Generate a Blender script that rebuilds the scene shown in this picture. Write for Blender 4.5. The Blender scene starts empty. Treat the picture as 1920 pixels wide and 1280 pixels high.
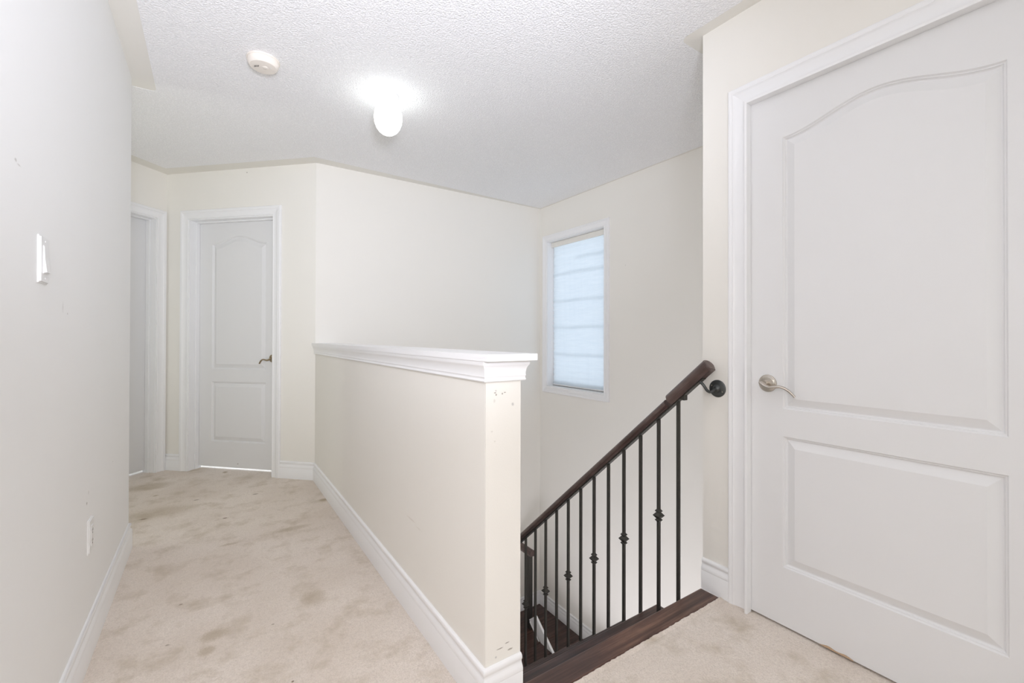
import bpy, bmesh, math, random
from mathutils import Vector, Matrix
random.seed(7)
PI = math.pi
C = bpy.context.scene.collection
SC = bpy.context.scene

# ------------------------------------------------------------------ camera
YAW, PITCH, ROLL, F, SY = .5969, .0055, .0023, 832.085, -13.026
cam = bpy.data.cameras.new('camera'); camo = bpy.data.objects.new('camera', cam); C.objects.link(camo)
cam.sensor_width = 36; cam.lens = 36 * F / 1920; cam.shift_y = SY / 1920; cam.clip_start = .02
fw = Vector((math.sin(YAW) * math.cos(PITCH), math.cos(YAW) * math.cos(PITCH), math.sin(PITCH)))
r0 = Vector((math.cos(YAW), -math.sin(YAW), 0)); u0 = r0.cross(fw)
rt = r0 * math.cos(ROLL) + u0 * math.sin(ROLL); up = u0 * math.cos(ROLL) - r0 * math.sin(ROLL)
camo.matrix_world = Matrix(((rt.x, up.x, -fw.x, 0), (rt.y, up.y, -fw.y, 0), (rt.z, up.z, -fw.z, 1.10), (0, 0, 0, 1)))
SC.camera = camo

# ------------------------------------------------------------------ world, lights, exposure
W = bpy.data.worlds.new('sky'); SC.world = W; W.use_nodes = True
W.node_tree.nodes['Background'].inputs[0].default_value = (.74, .86, 1, 1)
W.node_tree.nodes['Background'].inputs[1].default_value = 1.28
def area(name, loc, target, sx, sy, power, col):
    l = bpy.data.lights.new(name, 'AREA'); l.shape = 'RECTANGLE'; l.size = sx; l.size_y = sy; l.energy = power; l.color = col
    o = bpy.data.objects.new(name, l); C.objects.link(o); o.location = loc
    o.rotation_euler = (Vector(target) - Vector(loc)).to_track_quat('-Z', 'Y').to_euler(); return o
def spot(name, loc, target, ang, blend, power, col, r=.15):
    l = bpy.data.lights.new(name, 'SPOT'); l.energy = power; l.color = col; l.spot_size = math.radians(ang); l.spot_blend = blend; l.shadow_soft_size = r
    o = bpy.data.objects.new(name, l); C.objects.link(o); o.location = loc
    o.rotation_euler = (Vector(target) - Vector(loc)).to_track_quat('-Z', 'Y').to_euler(); return o
# unseen fills added for brightness: behind the camera, rear ceiling, side passage, lower floor
spot('ceiling_fill_spot', (.05, -.3, 1.35), (.6, 2.2, 2.44), 90, 1, 232, (.85, .88, 1))  # added spot behind the camera, brightens the ceiling
spot('floor_fill_spot', (-.15, -.35, 1.2), (.15, .6, 0), 120, 1, 19, (1, .94, 1))  # added downward spot that lifts the near floor
area('half_wall_fill', (-.29, -.12, 1.6), (.55, 2.6, 1.0), .4, .5, 15, (1, .945, .95))  # added soft fill towards the half wall
area('rear_fill', (.7, -1.6, 2.40), (.7, -1.6, 0), 1.0, 1.0, 12.5, (.90, .97, 1))  # added area fill behind the camera, no fixture there
area('side_passage_fill', (-1.75, 3.45, 1.2), (-.2, 3.9, 1.9), .7, 1.5, 11.5, (.95, 1, .93))  # added area fill standing in the unseen passage
area('lower_floor_fill', (1.25, 2.2, -2.6), (2.0, 2.6, 2.0), 1.0, 1.0, 47, (.945, .93, 1))  # added upward fill for the stairwell walls and ceiling
area('bedroom_light', (.75, 4.95, 2.2), (.35, 4.5, 0), .6, .6, 34, (.82, .9, 1))
SC.view_settings.view_transform = 'Standard'; SC.view_settings.look = 'None'
SC.view_settings.gamma = 1; SC.view_settings.use_curve_mapping = False
SC.view_settings.exposure = 0.05
try:
    SC.cycles.max_bounces = 14; SC.cycles.diffuse_bounces = 10
except Exception: pass

# ------------------------------------------------------------------ helpers
def empty(name, loc=(0, 0, 0), rz=0):
    o = bpy.data.objects.new(name, None); C.objects.link(o); o.location = loc; o.rotation_euler = (0, 0, rz)
    o.empty_display_size = .1; return o
def tag(o, label=None, cat=None, group=None, kind=None):
    if label: o['label'] = label
    if cat: o['category'] = cat
    if group: o['group'] = group
    if kind: o['kind'] = kind
    return o
def obj(name, bm, mat, parent=None, smooth=None, loc=None):
    bmesh.ops.recalc_face_normals(bm, faces=bm.faces[:])
    if smooth is not None:
        for f in bm.faces: f.smooth = True
        for e in bm.edges:
            if len(e.link_faces) == 2 and e.calc_face_angle(0) > math.radians(smooth): e.smooth = False
    me = bpy.data.meshes.new(name); bm.to_mesh(me); bm.free(); me.materials.append(mat)
    o = bpy.data.objects.new(name, me); C.objects.link(o)
    if parent: o.parent = parent
    if loc: o.location = loc
    return o
def struct(name, bm, mat, label, parent=None, smooth=None):
    o = obj(name, bm, mat, parent, smooth); return tag(o, label, kind='structure')
def box(bm, x0, x1, y0, y1, z0, z1, bev=0):
    vs = [bm.verts.new((x, y, z)) for z in (z0, z1) for x, y in ((x0, y0), (x1, y0), (x1, y1), (x0, y1))]
    fs = [bm.faces.new([vs[i] for i in q]) for q in ((3, 2, 1, 0), (4, 5, 6, 7), (0, 1, 5, 4), (1, 2, 6, 5), (2, 3, 7, 6), (3, 0, 4, 7))]
    if bev:
        es = list({e for f in fs for e in f.edges}); bmesh.ops.bevel(bm, geom=es, offset=bev, segments=2, affect='EDGES', profile=.6)
    return bm
def B(*a, **k): return box(bmesh.new(), *a, **k)
def prism(bm, pts, z0, z1):
    lo = [bm.verts.new((x, y, z0)) for x, y in pts]; hi = [bm.verts.new((x, y, z1)) for x, y in pts]
    n = len(pts)
    for i in range(n): bm.faces.new((lo[i], lo[(i + 1) % n], hi[(i + 1) % n], hi[i]))
    from mathutils.geometry import tessellate_polygon
    for t in tessellate_polygon([[Vector((x, y, 0)) for x, y in pts]]):
        for ring in (lo, hi): bm.faces.new([ring[k] for k in t])
    return bm
def loft(bm, rings, cap=True, close=True):
    R = [[bm.verts.new(p) for p in r] for r in rings]; n = len(R[0])
    for a, b in zip(R, R[1:]):
        for i in range(n if close else n - 1): bm.faces.new((a[i], a[(i + 1) % n], b[(i + 1) % n], b[i]))
    if cap and close: bm.faces.new(R[0][::-1]); bm.faces.new(R[-1])
    return bm
def lathe(bm, prof, M=Matrix(), n=32):
    rings = []
    for r, z in prof: rings.append([M @ Vector((max(r, 1e-5) * math.cos(2 * PI * i / n), max(r, 1e-5) * math.sin(2 * PI * i / n), z)) for i in range(n)])
    return loft(bm, rings)
def tube(bm, pts, rad, n=10, flat=1.0, upv=Vector((0, 0, 1))):
    pts = [Vector(p) for p in pts]; rings = []
    for i, p in enumerate(pts):
        d = (pts[min(i + 1, len(pts) - 1)] - pts[max(i - 1, 0)]).normalized()
        s = d.cross(upv)
        if s.length < 1e-3: s = d.cross(Vector((0, 1, 0)))
        s.normalize(); t = s.cross(d); r = rad[i] if isinstance(rad, (list, tuple)) else rad
        rings.append([p + s * r * math.cos(2 * PI * k / n) + t * r * flat * math.sin(2 * PI * k / n) for k in range(n)])
    return loft(bm, rings)
def sweep(bm, path, prof, z0=0, side=1):
    """profile (outward, z) swept along a polyline on the ground, mitred at corners; side=1 pushes to the left of travel"""
    P = [Vector(p) for p in path]; rings = []
    for i, p in enumerate(P):
        ns = []
        if i > 0: d = (P[i] - P[i - 1]).normalized(); ns.append(Vector((-d.y, d.x)) * side)
        if i < len(P) - 1: d = (P[i + 1] - P[i]).normalized(); ns.append(Vector((-d.y, d.x)) * side)
        m = ns[0] if len(ns) == 1 else (ns[0] + ns[1]) / (1 + ns[0].dot(ns[1]))
        rings.append([Vector((p.x + m.x * o, p.y + m.y * o, z0 + z)) for o, z in prof])
    return loft(bm, rings)

# ------------------------------------------------------------------ materials
def nodes(name):
    m = bpy.data.materials.new(name); m.use_nodes = True; nt = m.node_tree
    return m, nt, nt.nodes['Principled BSDF']
def N(nt, t, **k):
    n = nt.nodes.new(t)
    for a, v in k.items(): setattr(n, a, v)
    return n
def L(nt, a, b): nt.links.new(a, b)
def pos(nt): return N(nt, 'ShaderNodeNewGeometry').outputs['Position']
def noise(nt, vec, scale, detail=3, rough=.5, stretch=None):
    n = N(nt, 'ShaderNodeTexNoise'); n.inputs['Scale'].default_value = scale; n.inputs['Detail'].default_value = detail; n.inputs['Roughness'].default_value = rough
    if stretch:
        mp = N(nt, 'ShaderNodeMapping'); mp.inputs['Scale'].default_value = stretch; L(nt, vec, mp.inputs[0]); vec = mp.outputs[0]
    L(nt, vec, n.inputs['Vector']); return n.outputs['Fac']
def ramp(nt, fac, stops):
    r = N(nt, 'ShaderNodeValToRGB'); e = r.color_ramp.elements
    while len(e) < len(stops): e.new(.5)
    for q, (p, c) in zip(e, stops): q.position = p; q.color = (*c, 1) if len(c) == 3 else c
    L(nt, fac, r.inputs[0]); return r.outputs[0]
def mix(nt, fac, a, b, mode='MIX'):
    m = N(nt, 'ShaderNodeMix', data_type='RGBA', blend_type=mode)
    for s, v in ((0, fac), (6, a), (7, b)):
        if isinstance(v, (int, float)): m.inputs[s].default_value = v
        elif isinstance(v, tuple): m.inputs[s].default_value = (*v, 1)
        else: L(nt, v, m.inputs[s])
    return m.outputs[2]
def bump(nt, h, strength, dist, bsdf, prev=None):
    b = N(nt, 'ShaderNodeBump'); b.inputs['Strength'].default_value = strength; b.inputs['Distance'].default_value = dist
    L(nt, h, b.inputs['Height'])
    if prev: L(nt, prev, b.inputs['Normal'])
    L(nt, b.outputs[0], bsdf.inputs['Normal']); return b.outputs[0]
def spots(nt, col, marks, vec):
    """small scuffs at fixed world places: (centre, (rx,ry,rz), colour, strength)"""
    for c, r, k, s in marks:
        sb = N(nt, 'ShaderNodeVectorMath', operation='SUBTRACT'); sb.inputs[1].default_value = c; L(nt, vec, sb.inputs[0])
        dv = N(nt, 'ShaderNodeVectorMath', operation='DIVIDE'); dv.inputs[1].default_value = r; L(nt, sb.outputs[0], dv.inputs[0])
        ln = N(nt, 'ShaderNodeVectorMath', operation='LENGTH'); L(nt, dv.outputs[0], ln.inputs[0])
        nz = noise(nt, vec, 160, 2)
        ad = N(nt, 'ShaderNodeMath', operation='ADD'); L(nt, ln.outputs['Value'], ad.inputs[0]); L(nt, nz, ad.inputs[1])
        mr = N(nt, 'ShaderNodeMapRange'); mr.inputs[1].default_value = 1.0; mr.inputs[2].default_value = 1.6; mr.inputs[3].default_value = s; mr.inputs[4].default_value = 0
        L(nt, ad.outputs[0], mr.inputs[0]); col = mix(nt, mr.outputs[0], col, k)
    return col
def paint(name, col, rough=.6, orange=.25, marks=(), dirt=.0):
    m, nt, b = nodes(name); p = pos(nt)
    v = noise(nt, p, 1.7, 3); c = mix(nt, v, tuple(x * .985 for x in col), tuple(min(1, x * 1.012) for x in col))
    if marks: c = spots(nt, c, marks, p)
    L(nt, c, b.inputs['Base Color']); b.inputs['Roughness'].default_value = rough
    b.inputs['Specular IOR Level'].default_value = .35
    if orange: bump(nt, noise(nt, p, 210, 2), orange, .0006, b)
    return m
DK = (.30, .27, .24); GY = (.55, .54, .52)
CREAM = (.845, .828, .783)
M = {}
M['wall'] = paint('cream wall paint', CREAM, marks=[((.234, 4.106, 2.405), (.006, .006, .005), DK, .8), ((2.852, 2.52, 1.70), (.006, .004, .01), GY, .4)])
M['wall_left'] = paint('pale wall paint with scuffs', (.865, .868, .865), marks=[
    ((-.345, 1.375, 1.475), (.01, .008, .004), GY, .8), ((-.345, 1.395, 1.47), (.01, .014, .002), GY, .6),
    ((-.345, 1.75, 1.18), (.01, .006, .018), (.7, .7, .69), .7), ((-.345, 1.80, 1.165), (.01, .006, .003), GY, .7),
    ((-.345, 2.065, .53), (.01, .006, .006), DK, .95), ((-.345, 2.09, .56), (.01, .006, .007), GY, .6),
    ((-.345, 2.55, .56), (.01, .006, .003), GY, .7)])
M['half'] = paint('cream paint on the half wall', CREAM, marks=[
    ((.668, 1.70, .37), (.01, .05, .004), (.72, .68, .62), .6), ((.668, 1.62, .36), (.01, .03, .003), (.72, .68, .62), .5),
    ((.668, 1.119, .70), (.004, .004, .03), (.6, .57, .52), .5), ((.668, 1.119, .28), (.004, .004, .05), (.6, .57, .52), .5)])
mk = []
for x, z, rx, rz, c in ((.703, .94, .004, .003, GY), (.70, .934, .005, .002, DK), (.704, .928, .003, .003, DK), (.726, .93, .003, .003, DK), (.735, .933, .004, .002, DK),
                        (.764, .895, .005, .006, GY), (.698, .91, .004, .006, (.7, .68, .64)), (.72, .17, .012, .002, DK), (.745, .178, .008, .002, DK),
                        (.705, .15, .004, .004, GY), (.756, .155, .01, .003, DK), (.69, .82, .004, .003, (.7, .68, .64)), (.70, .79, .003, .003, (.7, .68, .64))):
    mk.append(((x, 1.119, z), (rx, .01, rz), c, .85))
M['post'] = paint('cream paint with screw holes and chips', CREAM, marks=mk)
M['trim'] = paint('white semi gloss trim paint', (.86, .865, .875), rough=.32, orange=0)
M['door'] = paint('white door paint', (.765, .768, .775), rough=.42, orange=.1, marks=[((.19, 4.273, .055), (.006, .006, .005), DK, .95)])
M['plastic'] = paint('white plastic', (.80, .80, .80), rough=.3, orange=0)
M['ivory'] = paint('aged ivory plastic', (.82, .765, .70), rough=.4, orange=0)
M['smooth_ceiling'] = paint('smooth cream ceiling border', (.79, .772, .725), rough=.8)
M['dark'] = paint('dark slot', (.05, .045, .04), rough=.8, orange=0)

m, nt, b = nodes('stippled ceiling texture'); p = pos(nt)
v = N(nt, 'ShaderNodeTexVoronoi'); v.inputs['Scale'].default_value = 120; L(nt, p, v.inputs['Vector'])
n1 = noise(nt, p, 130, 3, .6)
sub = N(nt, 'ShaderNodeMath', operation='SUBTRACT'); L(nt, n1, sub.inputs[0]); L(nt, v.outputs['Distance'], sub.inputs[1])
bump(nt, sub.outputs[0], .7, .0038, b)
L(nt, ramp(nt, sub.outputs[0], [(.0, (.86, .86, .87)), (.3, (.95, .95, .96))]), b.inputs['Base Color'])
b.inputs['Roughness'].default_value = .85; M['stipple'] = m

m, nt, b = nodes('worn beige carpet'); p = pos(nt)
big = noise(nt, p, 2.2, 4, .6); med = noise(nt, p, 7, 4, .65); fine = noise(nt, p, 190, 3, .75); tuft = noise(nt, p, 70, 3, .7)
c = ramp(nt, big, [(.30, (.75, .665, .585)), (.62, (.86, .785, .715))])
c = mix(nt, ramp(nt, med, [(.50, (0, 0, 0)), (.78, (.85, .85, .85))]), c, (.52, .44, .33))
c = mix(nt, ramp(nt, fine, [(.38, (.5, .5, .5)), (.56, (0, 0, 0))]), c, (.60, .525, .455))
c = mix(nt, ramp(nt, tuft, [(.3, (.25, .25, .25)), (.55, (0, 0, 0))]), c, (.50, .44, .38))
BR = (.22, .16, .11); TAN = (.44, .36, .25)
def fl(u, v_):   # picture measurements turned into floor places once
    F_ = F; r2 = (u - 960) / F_; U2 = -(v_ - 640 - SY) / F_; d = fw + rt * r2 + up * U2; t = -1.1 / d.z
    return (d.x * t, d.y * t, 0)
c = spots(nt, c, [(fl(269, 973), (.022, .012, .02), BR, .8), (fl(292, 929), (.018, .012, .02), TAN, .8), (fl(368, 937), (.018, .01, .02), BR, .6),
                  (fl(422, 971), (.014, .01, .02), BR, .8), (fl(479, 926), (.02, .012, .02), BR, .6), (fl(422, 885), (.02, .03, .02), TAN, .8),
                  (fl(606, 937), (.03, .03, .02), TAN, .8), (fl(550, 990), (.10, .035, .02), TAN, .45), (fl(430, 1020), (.05, .015, .02), TAN, .45),
                  (fl(280, 912), (.16, .10, .02), TAN, .5), (fl(300, 960), (.22, .12, .02), TAN, .35), (fl(590, 1120), (.05, .08, .02), TAN, .35),
                  (fl(400, 1190), (.05, .04, .02), TAN, .55), (fl(387, 1220), (.03, .03, .02), TAN, .5), (fl(314, 1209), (.008, .006, .02), BR, .5),
                  (fl(339, 1133), (.008, .006, .02), BR, .6), (fl(512, 1170), (.006, .004, .02), BR, .6), (fl(549, 1277), (.005, .005, .02), BR, .9)], p)
L(nt, c, b.inputs['Base Color']); b.inputs['Roughness'].default_value = 1; b.inputs['Specular IOR Level'].default_value = .1
n1 = bump(nt, fine, .7, .004, b); bump(nt, tuft, .5, .008, b, n1); M['carpet'] = m

def wood(name, dark, mid, light, axis, rough=.28):
    m, nt, b = nodes(name); p = pos(nt)
    st = {'X': (1.2, 26, 26), 'Y': (26, 1.2, 26), 'R': (26, 2, 2.2)}[axis]
    g = noise(nt, p, 2.2, 5, .65, st); w = noise(nt, p, 5, 3, .6)
    c = ramp(nt, g, [(.33, dark), (.5, mid), (.72, light)])
    c = mix(nt, ramp(nt, w, [(.4, (0, 0, 0)), (.75, (.6, .6, .6))]), c, dark)
    L(nt, c, b.inputs['Base Color']); b.inputs['Roughness'].default_value = rough
    bump(nt, g, .25, .001, b); return m
M['wood'] = wood('dark walnut stained oak', (.022, .010, .008), (.055, .026, .020), (.12, .060, .044), 'X')
M['wood_worn'] = wood('worn walnut nosing board', (.045, .022, .016), (.11, .055, .040), (.27, .15, .105), 'X', .34)
M['rail'] = wood('walnut handrail', (.055, .032, .028), (.105, .070, .062), (.19, .135, .12), 'R', .3)
def metal(name, col, rough, met=1.0):
    m, nt, b = nodes(name); p = pos(nt); v = noise(nt, p, 60, 2)
    L(nt, mix(nt, v, tuple(x * .85 for x in col), col), b.inputs['Base Color']); b.inputs['Metallic'].default_value = met; b.inputs['Roughness'].default_value = rough; return m
M['iron'] = metal('dark wrought iron', (.075, .072, .065), .42, .6)
M['bracket'] = metal('dark gunmetal', (.10, .105, .105), .35, .7)
M['nickel'] = metal('brushed nickel', (.62, .57, .51), .28)
M['brass'] = metal('aged bronze', (.42, .34, .23), .35)

m, nt, b = nodes('lit frosted glass'); b.inputs['Base Color'].default_value = (.95, .97, .96, 1)
b.inputs['Emission Color'].default_value = (.95, 1, .97, 1); b.inputs['Emission Strength'].default_value = 4.5; M['globe'] = m

m = bpy.data.materials.new('clear window glass'); m.use_nodes = True; nt = m.node_tree; nt.nodes.clear()
o = N(nt, 'ShaderNodeOutputMaterial'); mx = N(nt, 'ShaderNodeMixShader'); mx.inputs[0].default_value = .08
L(nt, N(nt, 'ShaderNodeBsdfTransparent').outputs[0], mx.inputs[1]); g = N(nt, 'ShaderNodeBsdfGlossy'); g.inputs['Roughness'].default_value = .02
L(nt, g.outputs[0], mx.inputs[2]); L(nt, mx.outputs[0], o.inputs[0]); M['glass'] = m

m = bpy.data.materials.new('sheer woven blind fabric'); m.use_nodes = True; nt = m.node_tree; nt.nodes.clear(); p = pos(nt)
o = N(nt, 'ShaderNodeOutputMaterial'); mx = N(nt, 'ShaderNodeMixShader'); mx.inputs[0].default_value = .72
wv = noise(nt, p, 3, 4, .7, (1, 2.2, 26)); st = noise(nt, p, 3, 3, .6, (1, 9, .6))
c = mix(nt, wv, (.80, .85, .88), (.94, .96, .97)); c = mix(nt, ramp(nt, st, [(.45, (0, 0, 0)), (.7, (.25, .25, .25))]), c, (.80, .84, .87))
d = N(nt, 'ShaderNodeBsdfDiffuse'); t = N(nt, 'ShaderNodeBsdfTranslucent'); L(nt, c, d.inputs[0]); L(nt, c, t.inputs[0])
L(nt, d.outputs[0], mx.inputs[1]); L(nt, t.outputs[0], mx.inputs[2])
L(nt, mx.outputs[0], o.inputs[0]); M['blind'] = m

# ------------------------------------------------------------------ dimensions
CE = 2.438; XL = -.345; YL = 3.015; XD = 1.802; YC = 1.149; XH0, XH1 = .668, .794; YH = 1.119; YB = 3.672; XW = 2.852; YREAR = -2.5
YN = 1.062                        # near edge of the nosing board
A = Vector((-.302, 4.643)); Bp = Vector((.668, 3.672)); LOW = -2.95; LAND = -1.665
s2 = math.sqrt(.5)
LEN1 = (A - Bp).length

# ------------------------------------------------------------------ setting: floor, ceiling, walls
bm = bmesh.new()
box(bm, -2.6, XH0, YREAR - .1, 6.2, -.25, 0); box(bm, XH0, 2.75, YREAR - .1, YN, -.25, 0)
fl_o = struct('floor', bm, M['carpet'], 'worn beige carpet with stains and small dark specks, running through the hall')
# loose carpet fringe along the nosing board
bm = bmesh.new(); n = 120; ring0 = []; ring1 = []; ringb = []
for i in range(n + 1):
    x = XH1 - .13 + (XD - .0 - XH1 + .13) * i / n; j = random.uniform(-.003, .0035)
    ring0.append(bm.verts.new((x, YN - .02, .0005))); ring1.append(bm.verts.new((x, YN - .004 + j * .5, .0045))); ringb.append(bm.verts.new((x, YN + .002 + j, -.001)))
for i in range(n): bm.faces.new((ring0[i], ring0[i + 1], ring1[i + 1], ring1[i])); bm.faces.new((ring1[i], ring1[i + 1], ringb[i + 1], ringb[i]))
tag(obj('carpet_edge', bm, M['carpet'], fl_o), 'cut edge of the carpet along the wooden board')

ce = struct('ceiling', B(-2.6, 3.1, YREAR - .1, 5.0, CE, CE + .15), M['smooth_ceiling'], 'white stippled ceiling with a smooth painted border along the walls')
def arc(cx, cy, r, a0, a1, k=6): return [(cx + r * math.cos(math.radians(a0 + (a1 - a0) * i / k)), cy + r * math.sin(math.radians(a0 + (a1 - a0) * i / k))) for i in range(k + 1)]
bi = .06; q = bi * math.tan(math.radians(22.5))
LB = XL + .095
pts = [(LB, YREAR + .1)] + arc(LB - .03, YL + .055, .03, 0, 90, 4) + [(-1.65, YL + .085), (A.x, A.y - .17)]
pts += [(Bp.x - .035, Bp.y - .115), (XW - .02, YB - .025), (XW - .02, YC + .05), (XD + .06, YC + .075)]
pts += arc(XD - .02, YC + .035, .04, 90, 180, 5) + [(XD - .06, YREAR + .1)]
cf = obj('stippled_field', prism(bmesh.new(), pts, CE - .0014, CE + .001), M['stipple'], ce); tag(cf, 'stippled plaster field of the ceiling')

struct('wall_left', B(XL - .12, XL, YREAR, YL, 0, CE), M['wall_left'], 'pale near wall on the left with light switch and outlet')
struct('wall_hall', B(-2.3, XL - .12, YL - .12, YL, 0, CE), M['wall'], 'cream wall turning left behind the pale left wall')
struct('wall_hall_end', B(-2.42, -2.3, YL - .12, 4.0, 0, CE), M['wall'], 'cream end wall of the side passage')
struct('wall_rear', B(-.5, XD + .12, YREAR - .12, YREAR, 0, CE), M['wall'], 'cream wall behind the viewpoint')

def wall_open(length, h, th, x0, x1, ztop, zbot=0, z0=0):
    """wall in its own frame: x along, y into the wall; opening x0..x1, zbot..ztop"""
    bm = bmesh.new(); box(bm, 0, x0, 0, th, z0, h); box(bm, x1, length, 0, th, z0, h); box(bm, x0, x1, 0, th, ztop, h)
    if zbot > z0: box(bm, x0, x1, 0, th, z0, zbot)
    bmesh.ops.remove_doubles(bm, verts=bm.verts[:], dist=1e-5); return bm
def place(o, loc, rz): o.location = loc; o.rotation_euler = (0, 0, rz); return o

# angled wall with door 1: local x runs from corner A to corner B
o1 = LEN1 - 1.150; W1 = .775
place(struct('wall_angled', wall_open(LEN1, CE, .11, o1, o1 + W1, 2.05), M['wall'], 'cream angled wall at the end of the hall holding the two panel door'), (A.x, A.y, 0), -PI / 4)
# second angled wall with door 2: local x runs towards corner A
LEN2 = 1.85; o2 = LEN2 - .09 - .775
P2 = A - Vector((s2, s2)) * LEN2
place(struct('wall_far_left', wall_open(LEN2, CE, .11, o2, o2 + .775, 2.05), M['wall'], 'cream angled wall beside the partly hidden door at far left'), (P2.x, P2.y, 0), PI / 4)
struct('wall_back', B(XH0, XW + .13, YB, YB + .12, LOW, CE), M['wall'], 'pale back wall of the stairwell')
place(struct('wall_window', wall_open(YB - YC + .2, CE, .16, YB - 3.553, YB - 2.760, 2.072, .602, LOW), M['wall'], 'cream stairwell wall with the tall narrow window'), (XW, YB, 0), -PI / 2)
place(struct('wall_right', wall_open(YC - YREAR, CE, .12, YC - .953, YC - .106, 2.056), M['wall'], 'cream wall on the right holding the large white door'), (XD, YC, 0), -PI / 2)
struct('wall_stair_near', B(XD + .12, XW, YC - .12, YC, LOW, CE), M['wall'], 'hidden wall closing the near side of the stairwell')
struct('wall_below', B(XH1, XD + .12, YC - .12, YC - .03, LOW, -.26), M['wall'], 'wall under the top stair')
struct('wall_stair_left', B(XH0, XH1, YC - .15, YB, LOW, -.001), M['wall'], 'stairwell wall below the half wall')
bm = bmesh.new(); box(bm, XH0, XH1, YH + .004, YB, 0, 1.035)
hw = struct('wall_half', bm, M['half'], 'cream half wall beside the stairs with a white moulded cap')
tag(obj('end_panel', B(XH0 + .0005, XH1 - .0005, YH, YH + .006, 0, 1.035), M['post'], hw), 'end face of the half wall with screw holes and chips')
struct('wall_closet', (lambda bm: (box(bm, 2.62, 2.72, -.6, YC - .12, 0, CE), box(bm, XD + .12, 2.72, -.7, -.6, 0, CE)) and bm)(bmesh.new()), M['wall'], 'closet walls behind the large door')
struct('floor_lower', B(XH0, XW + .1, YC - .15, YB + .1, LOW - .1, LOW), M['wood'], 'dark floor at the foot of the stairs')

# ------------------------------------------------------------------ baseboards
BP = [(-.002, 0), (.0145, 0), (.0145, .080), (.0135, .0815), (.0135, .083), (.0145, .0845), (.0143, .092), (.0125, .098), (.0085, .104), (.0068, .109), (.0070, .112), (.0100, .117), (.0108, .122), (.0100, .127), (.007, .131), (.003, .1325), (-.002, .1325)]
def baseboard(name, path, side, label, z=0, mat='trim'):
    return struct(name, sweep(bmesh.new(), path, BP, z, side), M[mat], label, smooth=35)
d1 = (A - Bp).normalized()
baseboard('baseboard_left', [(XL, YREAR), (XL, YL), (XL - .9, YL)], -1, 'white moulded baseboard along the left wall')
baseboard('baseboard_middle', [tuple(Bp + d1 * .302), tuple(Bp), (XH0, YH), (XH1, YH)], -1, 'white moulded baseboard along the half wall and around its end')
baseboard('baseboard_far', [tuple(A - Vector((s2, s2)) * .0), tuple(Bp + d1 * 1.222)], -1, 'short white baseboard between the two far doors')
baseboard('baseboard_right', [(XD, YC), (XD, 1.024)], -1, 'short white baseboard between stairs and the large door')
baseboard('baseboard_landing', [(XH1, YB), (XW, YB), (XW, YC + .1)], -1, 'white baseboard around the lower stair landing', LAND)

# ------------------------------------------------------------------ half wall cap
cap = empty('trim_1'); tag(cap, 'white moulded cap on top of the half wall', kind='structure')
bm = bmesh.new(); prism(bm, [(.645, 1.070), (.821, 1.070), (.821, YB), (XH0, YB), (.645, YB + .023)], 1.030, 1.050)
es = [e for e in bm.edges if (e.verts[0].co.z == e.verts[1].co.z) and len(e.link_faces) == 2 and abs(e.calc_face_angle(0) - PI / 2) < .6 or False]
bmesh.ops.bevel(bm, geom=es, offset=.006, segments=3, affect='EDGES', profile=.5)
obj('cap_board', bm, M['trim'], cap, smooth=40)
CP = [(-.002, .968), (.010, .968), (.0115, .971), (.0105, .974), (.0095, .977), (.0095, .980), (.0115, .983), (.0105, .988), (.0112, .996), (.0128, 1.005), (.0160, 1.012), (.0185, 1.0155), (.0200, 1.018), (.0200, 1.031), (-.002, 1.031)]
obj('crown_moulding', sweep(bmesh.new(), [(XH0, YB), (XH0, YH), (XH1, YH), (XH1, YB - .002)], CP, 0, -1), M['trim'], cap, smooth=35)

# ------------------------------------------------------------------ doors
CASE = [(.005, -.001), (.005, .0085), (.009, .0105), (.013, .0085), (.018, .0080), (.032, .0092), (.046, .0125), (.052, .0150), (.055, .0175), (.058, .0160), (.061, .0165), (.066, .0185), (.072, .0180), (.0755, .014), (.076, .008), (.076, -.001)]
def casing(parent, path, prof, closed=False, mat='trim'):
    """mitred casing pieces around an opening in the x-z plane of the frame; proud of the wall towards -y"""
    n = len(path); P = [Vector(p) for p in path]
    def nrm(a, b): d = (b - a).normalized(); return Vector((-d.y, d.x))
    mit = []
    for i in range(n):
        pr = nrm(P[i - 1], P[i]) if (i > 0 or closed) else None; nx = nrm(P[i], P[(i + 1) % n]) if (i < n - 1 or closed) else None
        if pr is None: mit.append(nx)
        elif nx is None: mit.append(pr)
        else: mit.append((pr + nx) / (1 + pr.dot(nx)))
    for i in range(n if closed else n - 1):
        j = (i + 1) % n
        rings = [[Vector((P[k].x + mit[k].x * o, -v, P[k].y + mit[k].y * o)) for o, v in prof] for k in (i, j)]
        obj('casing', loft(bmesh.new(), rings), M[mat], parent, smooth=35)
GROOVE = [(0, 0), (.0015, .0022), (.004, .0048), (.0065, .0050), (.0085, .0095), (.0110, .0118), (.0135, .0118), (.0385, .0012), (.0405, .0004), (.0415, .0)]
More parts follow.
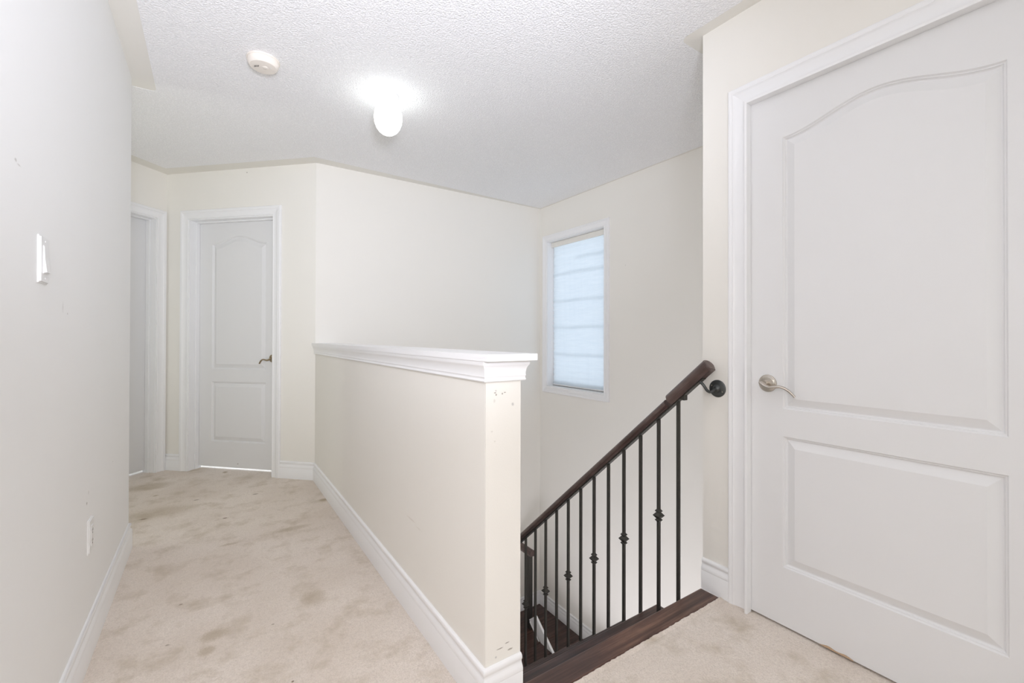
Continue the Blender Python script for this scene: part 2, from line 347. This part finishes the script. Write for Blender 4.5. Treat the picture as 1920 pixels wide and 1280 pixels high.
def leaf(parent, W, H, z0, th=.035):
    st = .1255; xa, xb = st, W - st; zl0, zl1, zu0, zs, pk = .229, .725, .829, 1.864, .062
    NS = 28; ts = [i / NS for i in range(NS + 1)]
    arch = lambda t: zs + pk * (.5 - .5 * math.cos(2 * PI * t))
    xs = [xa + (xb - xa) * t for t in ts]
    bm = bmesh.new()
    def quad(a, b_, c_, d_): bm.faces.new([bm.verts.new(v) for v in (a, b_, c_, d_)])
    def rect(x0, x1, za, zb, y=0): quad((x0, y, za), (x1, y, za), (x1, y, zb), (x0, y, zb))
    zz = [z0, zl0, zl1, zu0, zs, H]
    for a, b_ in zip(zz, zz[1:]): rect(0, xa, a, b_); rect(xb, W, a, b_)
    for x0, x1, t0, t1 in zip(xs, xs[1:], ts, ts[1:]):
        rect(x0, x1, z0, zl0); rect(x0, x1, zl1, zu0); quad((x0, 0, arch(t0)), (x1, 0, arch(t1)), (x1, 0, H), (x0, 0, H))
    rect(0, W, z0, H, th)
    for x in (0, W):
        for a, b_ in zip(zz, zz[1:]): quad((x, 0, a), (x, th, a), (x, th, b_), (x, 0, b_))
    quad((0, 0, z0), (W, 0, z0), (W, th, z0), (0, th, z0)); quad((0, 0, H), (W, 0, H), (W, th, H), (0, th, H))
    bmesh.ops.remove_doubles(bm, verts=bm.verts[:], dist=1e-5)
    lf = obj('door_leaf', bm, M['door'], parent)
    for f_top, zb in ((arch, zu0), (lambda t: zl1, zl0)):
        bm = bmesh.new(); rings = []
        for o_, dp in GROOVE:
            r = [Vector((xa + o_ + (xb - xa - 2 * o_) * t, dp, zb + o_)) for t in ts]
            r += [Vector((xa + o_ + (xb - xa - 2 * o_) * t, dp, f_top(t) - o_)) for t in reversed(ts)]
            rings.append(r)
        loft(bm, rings, cap=False)
        bm.verts.ensure_lookup_table(); last = bm.verts[-2 * (NS + 1):]; k = 2 * (NS + 1)
        for i in range(NS): bm.faces.new((last[i], last[i + 1], last[k - 2 - i], last[k - 1 - i]))
        pn = obj('door_panel', bm, M['door'], lf, smooth=14)
    return lf
def lever(parent, x, z, y, sgn, mat, big=1.0):
    """door lever: backplate on the leaf, neck, and a wave handle pointing to sgn*x"""
    e = bmesh.new(); R = Matrix.Translation((x, y, z)) @ Matrix.Rotation(PI / 2, 4, 'X')
    lathe(e, [(.0, 0), (.0335, 0), (.0335, .003), (.0325, .0045), (.029, .0055), (.0275, .0075), (.0262, .0085), (.0235, .0088), (.0225, .0105), (.0125, .0115), (.0115, .018), (.011, .032), (.0, .032)], R, 40)
    L_ = obj('door_lever', e, mat, parent, smooth=35)
    p = []; r = []
    n = 26
    for i in range(n + 1):
        t = i / n; xx = -.012 + t * .118
        zz = -.0165 * math.sin(min(1, t / .33) * PI / 2) + (.007 * math.sin((t - .33) / .67 * PI * .8) if t > .33 else 0) - (.033 * ((t - .55) / .45) ** 2 if t > .55 else 0)
        yy = -.034 + .010 * math.sin(t * PI) * -1 + .012 * t
        p.append((x + sgn * xx, y + yy, z + zz + .004)); r.append(.0105 * (1 - .38 * t) if t > .05 else .009)
    tube(b_ := bmesh.new(), p, r, 12, .68)
    h = obj('handle', b_, mat, L_, smooth=60)
    return L_
def door(name, loc, rz, W, label, recess, lev=None, latch=False, zgap=.012):
    d = empty(name, loc, rz); tag(d, label, kind='structure')
    casing(d, [(0, 0), (0, 2.05), (W, 2.05), (W, 0)], CASE)
    g = .0025
    jd = .116
    for x0, x1 in ((0, .0), ):
        pass
    # jamb lining: three boards
    obj('jamb', B(-.003, 0.0035 if recess else .004, -.001, jd, 0, 2.05), M['trim'], d); obj('jamb', B(W - (.0035 if recess else .004), W + .003, -.001, jd, 0, 2.05), M['trim'], d)
    obj('jamb', B(0, W, -.001, jd, 2.0465, 2.056), M['trim'], d)
    if recess:
        for x0, x1, z0, z1 in ((.0035, .013, 0, 2.037), (W - .013, W - .0035, 0, 2.037), (.0035, W - .0035, 2.036, 2.0465)):
            obj('door_stop', B(x0, x1, recess - .036, recess - .001, z0, z1, bev=.002), M['trim'], d)
    e = empty_leaf = leaf(d, W - 2 * (.0035 + g), 2.042, zgap)
    e.location = (.0035 + g, recess, 0)
    if lev: lever(d, lev[0], lev[1], recess, lev[2], lev[3])
    return d
c1 = A + (Bp - A).normalized() * o1
door('door_1', (c1.x, c1.y, 0), -PI / 4, W1, 'white two panel arched door with bronze lever on the angled far wall', .088, (W1 - .066, .922, -1, M['brass']), zgap=.022)
c2 = P2 + Vector((s2, s2)) * o2
door('door_2', (c2.x, c2.y, 0), PI / 4, .775, 'white door at far left, mostly hidden behind the left wall', .088, zgap=.022)
d3 = door('door_3', (XD, .950, 0), -PI / 2, .841, 'large white two panel arched door with nickel lever, nearest on the right', .0005, (.077, .922, 1, M['nickel']), zgap=.009)
# latch plate in the gap, chipped lower edge of door 3
obj('strike_plate', B(-.0035, .0058, -.0022, .02, .900, .956, bev=.001), M['nickel'], d3)
bm = bmesh.new(); prev = None
for i in range(15):
    t = i / 14; x = .255 + .10 * t; h = .012 * math.sin(PI * t) * (.6 + .4 * math.sin(9 * t)) + .001
    a = bm.verts.new((x, -.0022, .0085)); b_ = bm.verts.new((x, -.0016, .0085 + h)); c_ = bm.verts.new((x, .004, .0085 + h * .6)); d_ = bm.verts.new((x, .004, .0085))
    if prev:
        for k in range(4): bm.faces.new((prev[k], prev[(k + 1) % 4], (a, b_, c_, d_)[(k + 1) % 4], (a, b_, c_, d_)[k]))
    else: bm.faces.new((a, b_, c_, d_))
    prev = (a, b_, c_, d_)
bm.faces.new(prev)
chip = paint('bare swollen fibreboard', (.50, .36, .24), .9, .6)
tag(obj('chipped_edge', bm, chip, d3), 'chipped brown fibreboard on the lower edge of the door')

# ------------------------------------------------------------------ window
w = empty('window_1', (XW, 3.553, .602), -PI / 2); tag(w, 'tall narrow white framed window in the stairwell wall', kind='structure')
WW, WH = .793, 1.470
WC = [(a * .88 - .003, b_) for a, b_ in CASE]
casing(w, [(0, 0), (0, WH), (WW, WH), (WW, 0)], WC, closed=True)
for a in ((-.001, .004, -.001, .10, 0, WH), (WW - .004, WW + .001, -.001, .10, 0, WH), (0, WW, -.001, .10, -.001, .004), (0, WW, -.001, .10, WH - .004, WH + .001)):
    obj('jamb', B(*a), M['trim'], w)
fr = .036
for a in ((.004, .004 + fr, .078, .115, .004, WH - .004), (WW - .004 - fr, WW - .004, .078, .115, .004, WH - .004), (.004 + fr, WW - .004 - fr, .078, .115, .004, .004 + fr), (.004 + fr, WW - .004 - fr, .078, .115, WH - .004 - fr, WH - .004)):
    obj('sash', B(*a, bev=.003), M['plastic'], w)
obj('pane', B(fr, WW - fr, .098, .101, fr, WH - fr), M['glass'], w)
obj('weather_strip', B(.006, WW - .006, .070, .079, .004, .013), metal('grey aluminium', (.35, .34, .33), .5, .4), w)

bl = empty('window_blind', (XW, 3.553, .602), -PI / 2); tag(bl, 'sheer pale fabric roman blind with horizontal folds in the tall stairwell window', 'blind')
bm = bmesh.new(); nz = 120; nx = 10; G = []
folds = [.646 - .602, .927 - .602, 1.195 - .602, 1.459 - .602, 1.732 - .602, 1.866 - .602]
BX0, BX1 = .030, WW - .008
for j in range(nz + 1):
    z = .018 + (WH - .05 - .018) * j / nz; row = []
    for i in range(nx + 1):
        x = BX0 + (BX1 - BX0) * i / nx
        if i == 0 and z < .85: x += .006 * math.sin(z * 2 * PI / .052)
        y = .058 + .0025 * math.sin(z * 2 * PI / .052) + .002 * math.sin(x * 11 + z * 5) - .004 * math.exp(-(min(abs(z - f) for f in folds) / .02) ** 2)
        row.append(bm.verts.new((x, y, z)))
    G.append(row)
for j in range(nz):
    for i in range(nx): bm.faces.new((G[j][i], G[j][i + 1], G[j + 1][i + 1], G[j + 1][i]))
obj('fabric', bm, M['blind'], bl, smooth=80)
for k, f in enumerate(folds):
    bm = bmesh.new(); rows = []
    x0 = BX0 + .004 if k < 5 else .36
    for j in range(5):
        z = f - .014 + .028 * j / 4
        rows.append([bm.verts.new((x0 + (BX1 - x0) * i / 10, .064 + .003 * math.sin(j / 4 * PI), z + .004 * math.sin(i * .9 + k))) for i in range(11)])
    for j in range(4):
        for i in range(10): bm.faces.new((rows[j][i], rows[j][i + 1], rows[j + 1][i + 1], rows[j + 1][i]))
    obj('fold', bm, M['blind'], bl, smooth=80)
obj('head_rail', B(.006, WW - .006, .045, .075, WH - .055, WH - .006, bev=.003), M['smooth_ceiling'], bl)
obj('bottom_bar', B(BX0, BX1, .052, .064, .012, .022, bev=.002), M['plastic'], bl)

# ------------------------------------------------------------------ staircase
st = empty('staircase', (XH1, YC, 0)); tag(st, 'dark walnut stained staircase going down behind the half wall', 'stairs')
RUN, RISE = .209, .185; XT = 1.792
def sb(name, x0, x1, y0, y1, z0, z1, mat='wood', bev=.004, parent=st):
    return obj(name, B(x0 - XH1, x1 - XH1, y0 - YC, y1 - YC, z0, z1, bev=bev), M[mat], parent)
tag(sb('nosing_board', XH1 + .001, XD - .0150, YN, YC + .001, -.024, .001, 'wood_worn', .006), 'worn brown board edging the carpet at the top stair')
sb('riser', XH1 + .001, XT - .02, YC - .028, YC - .016, -RISE, -.024)
for k in range(1, 9):
    yn = 1.384 + RUN * (k - 1); z = -RISE * k; yb = (YC - .016) if k == 1 else 1.384 + RUN * (k - 2) - .016 - .012
    t_ = sb('tread', XH1 + .001, XT, yb, yn, z - .026, z, 'wood', .007)
    sb('riser', XH1 + .001, XT - .02, yn - .028, yn - .016, z - RISE, z - .026)
# landing planks and the board floor beside the lower flight
yl = 1.384 + RUN * 8 - .235 + .02
ys = [3.665 - .16 * i for i in range(16)]
XS = 2.49
for i, (y1, y0) in enumerate(zip(ys, ys[1:])):
    if y0 < 1.25: break
    x0 = XH1 + .001 if y0 > 3.0 else XS
    if i == 3: pass
    sb('plank', x0, XW - .001, y0 + .001, y1 - .0005, LAND - .02, LAND - .001 * (i % 2), 'wood', .0015)
sb('landing_nosing', XH1 + .001, XS - .01, 2.99, 3.024, LAND - .026, LAND + .001, 'wood', .006)
for k in range(1, 7):
    y1 = 3.02 - RUN * (k - 1); z = LAND - RISE * k
    sb('riser', 1.85, XS - .012, y1 - .012, y1, z, z + RISE - .026); sb('tread', 1.85, XS - .012, y1 - RUN - .02, y1, z - .026, z, 'wood', .006)
# white skirt board down the side of the lower flight
sk = [(3.364, -1.550), (3.264, -1.466), (3.0136, -1.662), (2.10, -2.378), (2.10, -2.56), (3.1253, -1.7041)]
bm = bmesh.new(); loft(bm, [[Vector((x - XH1, y - YC, z)) for y, z in sk] for x in (XS - .004, XS + .016)])
bmesh.ops.bevel(bm, geom=bm.edges[:], offset=.002, segments=1, affect='EDGES')
tag(obj('skirt_board', bm, M['trim'], st), 'white skirt board down the side of the lower flight')
bm = bmesh.new(); dy, dz = -.2514, -.196
loft(bm, [[Vector((XS - .010 + a - XH1, y - YC, z + b_)) for a, b_ in ((0, -.006), (.008, -.006), (.008, .006), (0, .006))] for y, z in ((3.345, -1.560), (2.10, -1.560 - 1.245 * .785))])
obj('skirt_bead', bm, M['trim'], st)

# ------------------------------------------------------------------ stair railing
XR = 1.735
rl = empty('stair_railing', (XR, 1.226, -RISE)); tag(rl, 'walnut handrail on dark iron balusters descending the stairs', 'railing')
OFF = Vector((XR, 1.226, -RISE)); SL = .900
zu = lambda y: .811 - SL * (y - 1.226)          # underside of the metal channel
dr = Vector((0, 1, -SL)).normalized(); nr = Vector((0, SL, 1)).normalized()
def railpiece(name, y0, y1, prof, mat, lift=0):
    bm = bmesh.new(); rings = []
    for y in (y0, y1):
        p0 = Vector((XR, y, zu(y) + lift)) - OFF
        rings.append([p0 + Vector((a, 0, 0)) + nr * b_ for a, b_ in prof])
    loft(bm, rings); return obj(name, bm, M[mat], rl, smooth=30)
def dprof(w_, h_, base=.0, n=12):
    p = [(-w_ * .72, base), (w_ * .72, base), (w_ * .80, base + h_ * .16), (w_, base + h_ * .34)]
    p += [(w_ * math.cos(PI * i / n), base + h_ * .45 + h_ * .55 * math.sin(PI * i / n)) for i in range(0, n + 1)]
    p += [(-w_, base + h_ * .34), (-w_ * .80, base + h_ * .16)]; return p
railpiece('channel', 1.10, 3.05, [(-.014, 0), (.014, 0), (.014, .006), (-.014, .006)], 'iron')
railpiece('handrail', 1.262, 3.08, dprof(.026, .040, .006), 'rail')
hr = railpiece('handrail', 1.248, 1.056, dprof(.031, .054, .004), 'rail')
bmh = bmesh.new(); bmh.from_mesh(hr.data)
bmesh.ops.bevel(bmh, geom=[e for e in bmh.edges if e.calc_face_angle(0) > 1.2 and abs((e.verts[0].co - e.verts[1].co).normalized().dot(dr)) < .5], offset=.005, segments=3, affect='EDGES')
bmh.to_mesh(hr.data); bmh.free()
obj('rail_clamp', B(-.012, .012, -.012, .012, 0, .024, bev=.002), M['iron'], rl, loc=Vector((XR, 1.20, zu(1.20) - .012)) - OFF)
def bar_mesh(h, knuck):
    bm = bmesh.new(); q = .0064
    def sq(r, z): return [Vector((a * r, b_ * r, z)) for a, b_ in ((-1, -1), (1, -1), (1, 1), (-1, 1))]
    if knuck is None: loft(bm, [sq(q, 0), sq(q, h)])
    else:
        loft(bm, [sq(q, 0), sq(q, h)])
    return bm
def knuckle_mesh():
    bm = bmesh.new()
    def sq(r, z): return [Vector((a * r, b_ * r, z)) for a, b_ in ((-1, -1), (1, -1), (1, 1), (-1, 1))]
    loft(bm, [sq(.0062, -.030), sq(.0125, -.0215), sq(.0125, -.0200), sq(.0078, -.0150), sq(.0190, -.0008), sq(.0190, .0008), sq(.0078, .0150), sq(.0125, .0200), sq(.0125, .0215), sq(.0062, .030)])
    return bm
kme = None
for i in range(17):
    y = 1.226 + .1053 * i
    k = max(1, math.ceil((y - 1.384) / RUN) + 1) if y > 1.384 else 1
    zb = -RISE * min(k, 9); zt = zu(y) + .001
    bar = obj('baluster', bar_mesh(zt - zb, None), M['iron'], rl, loc=Vector((XR, y, zb)) - OFF)
    if i % 2 == 1:
        zk = .270 - .890 * (y - 1.331)
        if kme is None:
            ko = obj('knuckle', knuckle_mesh(), M['iron'], bar, loc=(0, 0, zk - zb)); kme = ko.data
        else:
            ko = bpy.data.objects.new('knuckle', kme); C.objects.link(ko); ko.parent = bar; ko.location = (0, 0, zk - zb)
# wall bracket
bm = bmesh.new(); R = Matrix.Translation(Vector((XD, 1.080, .881)) - OFF) @ Matrix.Rotation(-PI / 2, 4, 'Y')
lathe(bm, [(0, 0), (.037, 0), (.037, .003), (.034, .005), (.018, .006), (.015, .012), (.010, .017), (0, .019)], R, 32)
br = obj('wall_bracket', bm, M['bracket'], rl, smooth=40)
yb_ = 1.118
pp = [Vector((XD - .012, 1.080, .881)), Vector((XD - .035, 1.082, .872)), Vector((XR + .022, 1.088, .868)), Vector((XR + .010, 1.094, .876)), Vector((XR + .003, 1.104, .895)), Vector((XR, yb_, zu(yb_) + .002))]
sm = []
for i in range(len(pp) - 1):
    a, b_, c_, d_ = pp[max(i - 1, 0)], pp[i], pp[i + 1], pp[min(i + 2, len(pp) - 1)]
    for k in range(5):
        t = k / 5; sm.append(.5 * ((2 * b_) + (c_ - a) * t + (2 * a - 5 * b_ + 4 * c_ - d_) * t * t + (3 * b_ - a - 3 * c_ + d_) * t ** 3) - OFF)
sm.append(pp[-1] - OFF)
obj('bracket_arm', tube(bmesh.new(), sm, .0062, 10, 1, Vector((0, 1, .2))), M['bracket'], br, smooth=60)
for a, z in ((.024, .012), (-.024, -.012)):
    obj('screw', lathe(bmesh.new(), [(0, .004), (.0035, .004), (.003, .006), (0, .0065)], R @ Matrix.Translation((z, a, 0)), 10), M['nickel'], br)

# lower newel with its short level rail, on the landing
nw = empty('newel_post', (2.528, 3.410, LAND)); tag(nw, 'dark newel post with a short rail on the lower landing, seen between balusters', 'newel post')
obj('post', B(-.020, .020, -.020, .020, 0, .700, bev=.003), M['iron'], nw)
bm = bmesh.new(); loft(bm, [[Vector((a, y, .690 + b_)) for a, b_ in dprof(.031, .062)] for y in (-.045, .2585)])
bmesh.ops.bevel(bm, geom=[e for e in bm.edges if abs(e.verts[0].co.y - e.verts[1].co.y) < .01], offset=.004, segments=2, affect='EDGES')
obj('rail', bm, M['rail'], nw, smooth=35)

# ------------------------------------------------------------------ ceiling light and smoke detector
cl = empty('ceiling_light', (.812, 2.425, CE - .001)); tag(cl, 'lit frosted globe ceiling light on the stippled ceiling', 'ceiling light')
obj('base', lathe(bmesh.new(), [(0, 0), (.058, 0), (.060, -.004), (.058, -.010), (.055, -.014), (.050, -.030), (.043, -.040), (0, -.042)], n=40), M['plastic'], cl, smooth=40)
gp = [(0, -.036), (.040, -.037), (.048, -.046), (.060, -.062), (.070, -.082), (.0755, -.105), (.0765, -.125), (.073, -.150), (.064, -.175), (.050, -.195), (.032, -.209), (.014, -.2155), (0, -.217)]
gl = obj('globe', lathe(bmesh.new(), gp, n=40), M['globe'], cl, smooth=80)
sd = empty('smoke_detector', (.205, 2.447, CE - .001)); tag(sd, 'round ivory smoke detector on the ceiling left of the lit globe', 'smoke detector')
obj('mounting_ring', lathe(bmesh.new(), [(0, 0), (.071, 0), (.072, -.003), (.071, -.008), (.066, -.010), (0, -.010)], n=48), M['ivory'], sd, smooth=40)
obj('body', lathe(bmesh.new(), [(0, -.009), (.068, -.009), (.0685, -.013), (.067, -.022), (.063, -.032), (.058, -.037), (.050, -.0385), (.0, -.0395)], n=48), M['ivory'], sd, smooth=30)
obj('test_button', lathe(bmesh.new(), [(0, -.038), (.014, -.038), (.014, -.0405), (.012, -.042), (0, -.042)], Matrix.Translation((.008, -.006, 0)), 24), M['ivory'], sd, smooth=40)
for k in range(4):
    obj('slot', B(-.0012, .0012, -.006, .006, -.0405, -.0385), M['dark'], sd, loc=(-.036 + k * .005, .006 - k * .004, 0))
obj('indicator', lathe(bmesh.new(), [(0, -.038), (.003, -.038), (.0022, -.0405), (0, -.041)], Matrix.Translation((.030, -.018, 0)), 12), M['plastic'], sd)

# ------------------------------------------------------------------ switch and outlet on the left wall
def plate(name, loc, label, cat):
    e = empty(name, loc, PI / 2); tag(e, label, cat)       # local x = +Y, local -y = +X (towards the hall)
    bm = B(-.035, .035, -.0065, 0, -.0575, .0575)
    bmesh.ops.bevel(bm, geom=[x for x in bm.edges if all(v.co.y < -.006 for v in x.verts)], offset=.0035, segments=3, affect='EDGES')
    obj('cover_plate', bm, M['plastic'], e, smooth=40); return e
sw = plate('light_switch', (XL, 1.556, 1.287), 'white rocker light switch on the pale left wall', 'light switch')
obj('switch_frame', B(-.0180, .0180, -.0078, -.006, -.0345, .0345, bev=.0006), M['plastic'], sw)
bm = bmesh.new(); loft(bm, [[Vector((x, y, z)) for y, z in ((-.007, .0320), (-.0085, .0320), (-.0095, .001), (-.0132, -.0310), (-.007, -.0325))] for x in (-.0155, .0155)])
obj('rocker', bm, M['plastic'], sw)
for z in (.0455, -.0455): obj('screw', lathe(bmesh.new(), [(0, 0), (.0028, 0), (.002, .001), (0, .0012)], Matrix.Translation((0, -.0064, z)) @ Matrix.Rotation(PI / 2, 4, 'X'), 12), M['plastic'], sw)
ou = plate('electrical_outlet', (XL, 2.105, .408), 'white duplex outlet low on the pale left wall above the baseboard', 'outlet')
obj('receptacle', B(-.0165, .0165, -.0085, -.006, -.0335, .0335, bev=.0008), M['plastic'], ou)
for z in (.018, -.018):
    for x in (-.0063, .0063): obj('slot', B(x - .0011, x + .0011, -.0088, -.0084, z - .004, z + .004), M['dark'], ou)
    obj('ground_hole', lathe(bmesh.new(), [(0, 0), (.0024, 0), (.0024, .0004), (0, .0004)], Matrix.Translation((0, -.0084, z - .010)) @ Matrix.Rotation(PI / 2, 4, 'X'), 12), M['dark'], ou)
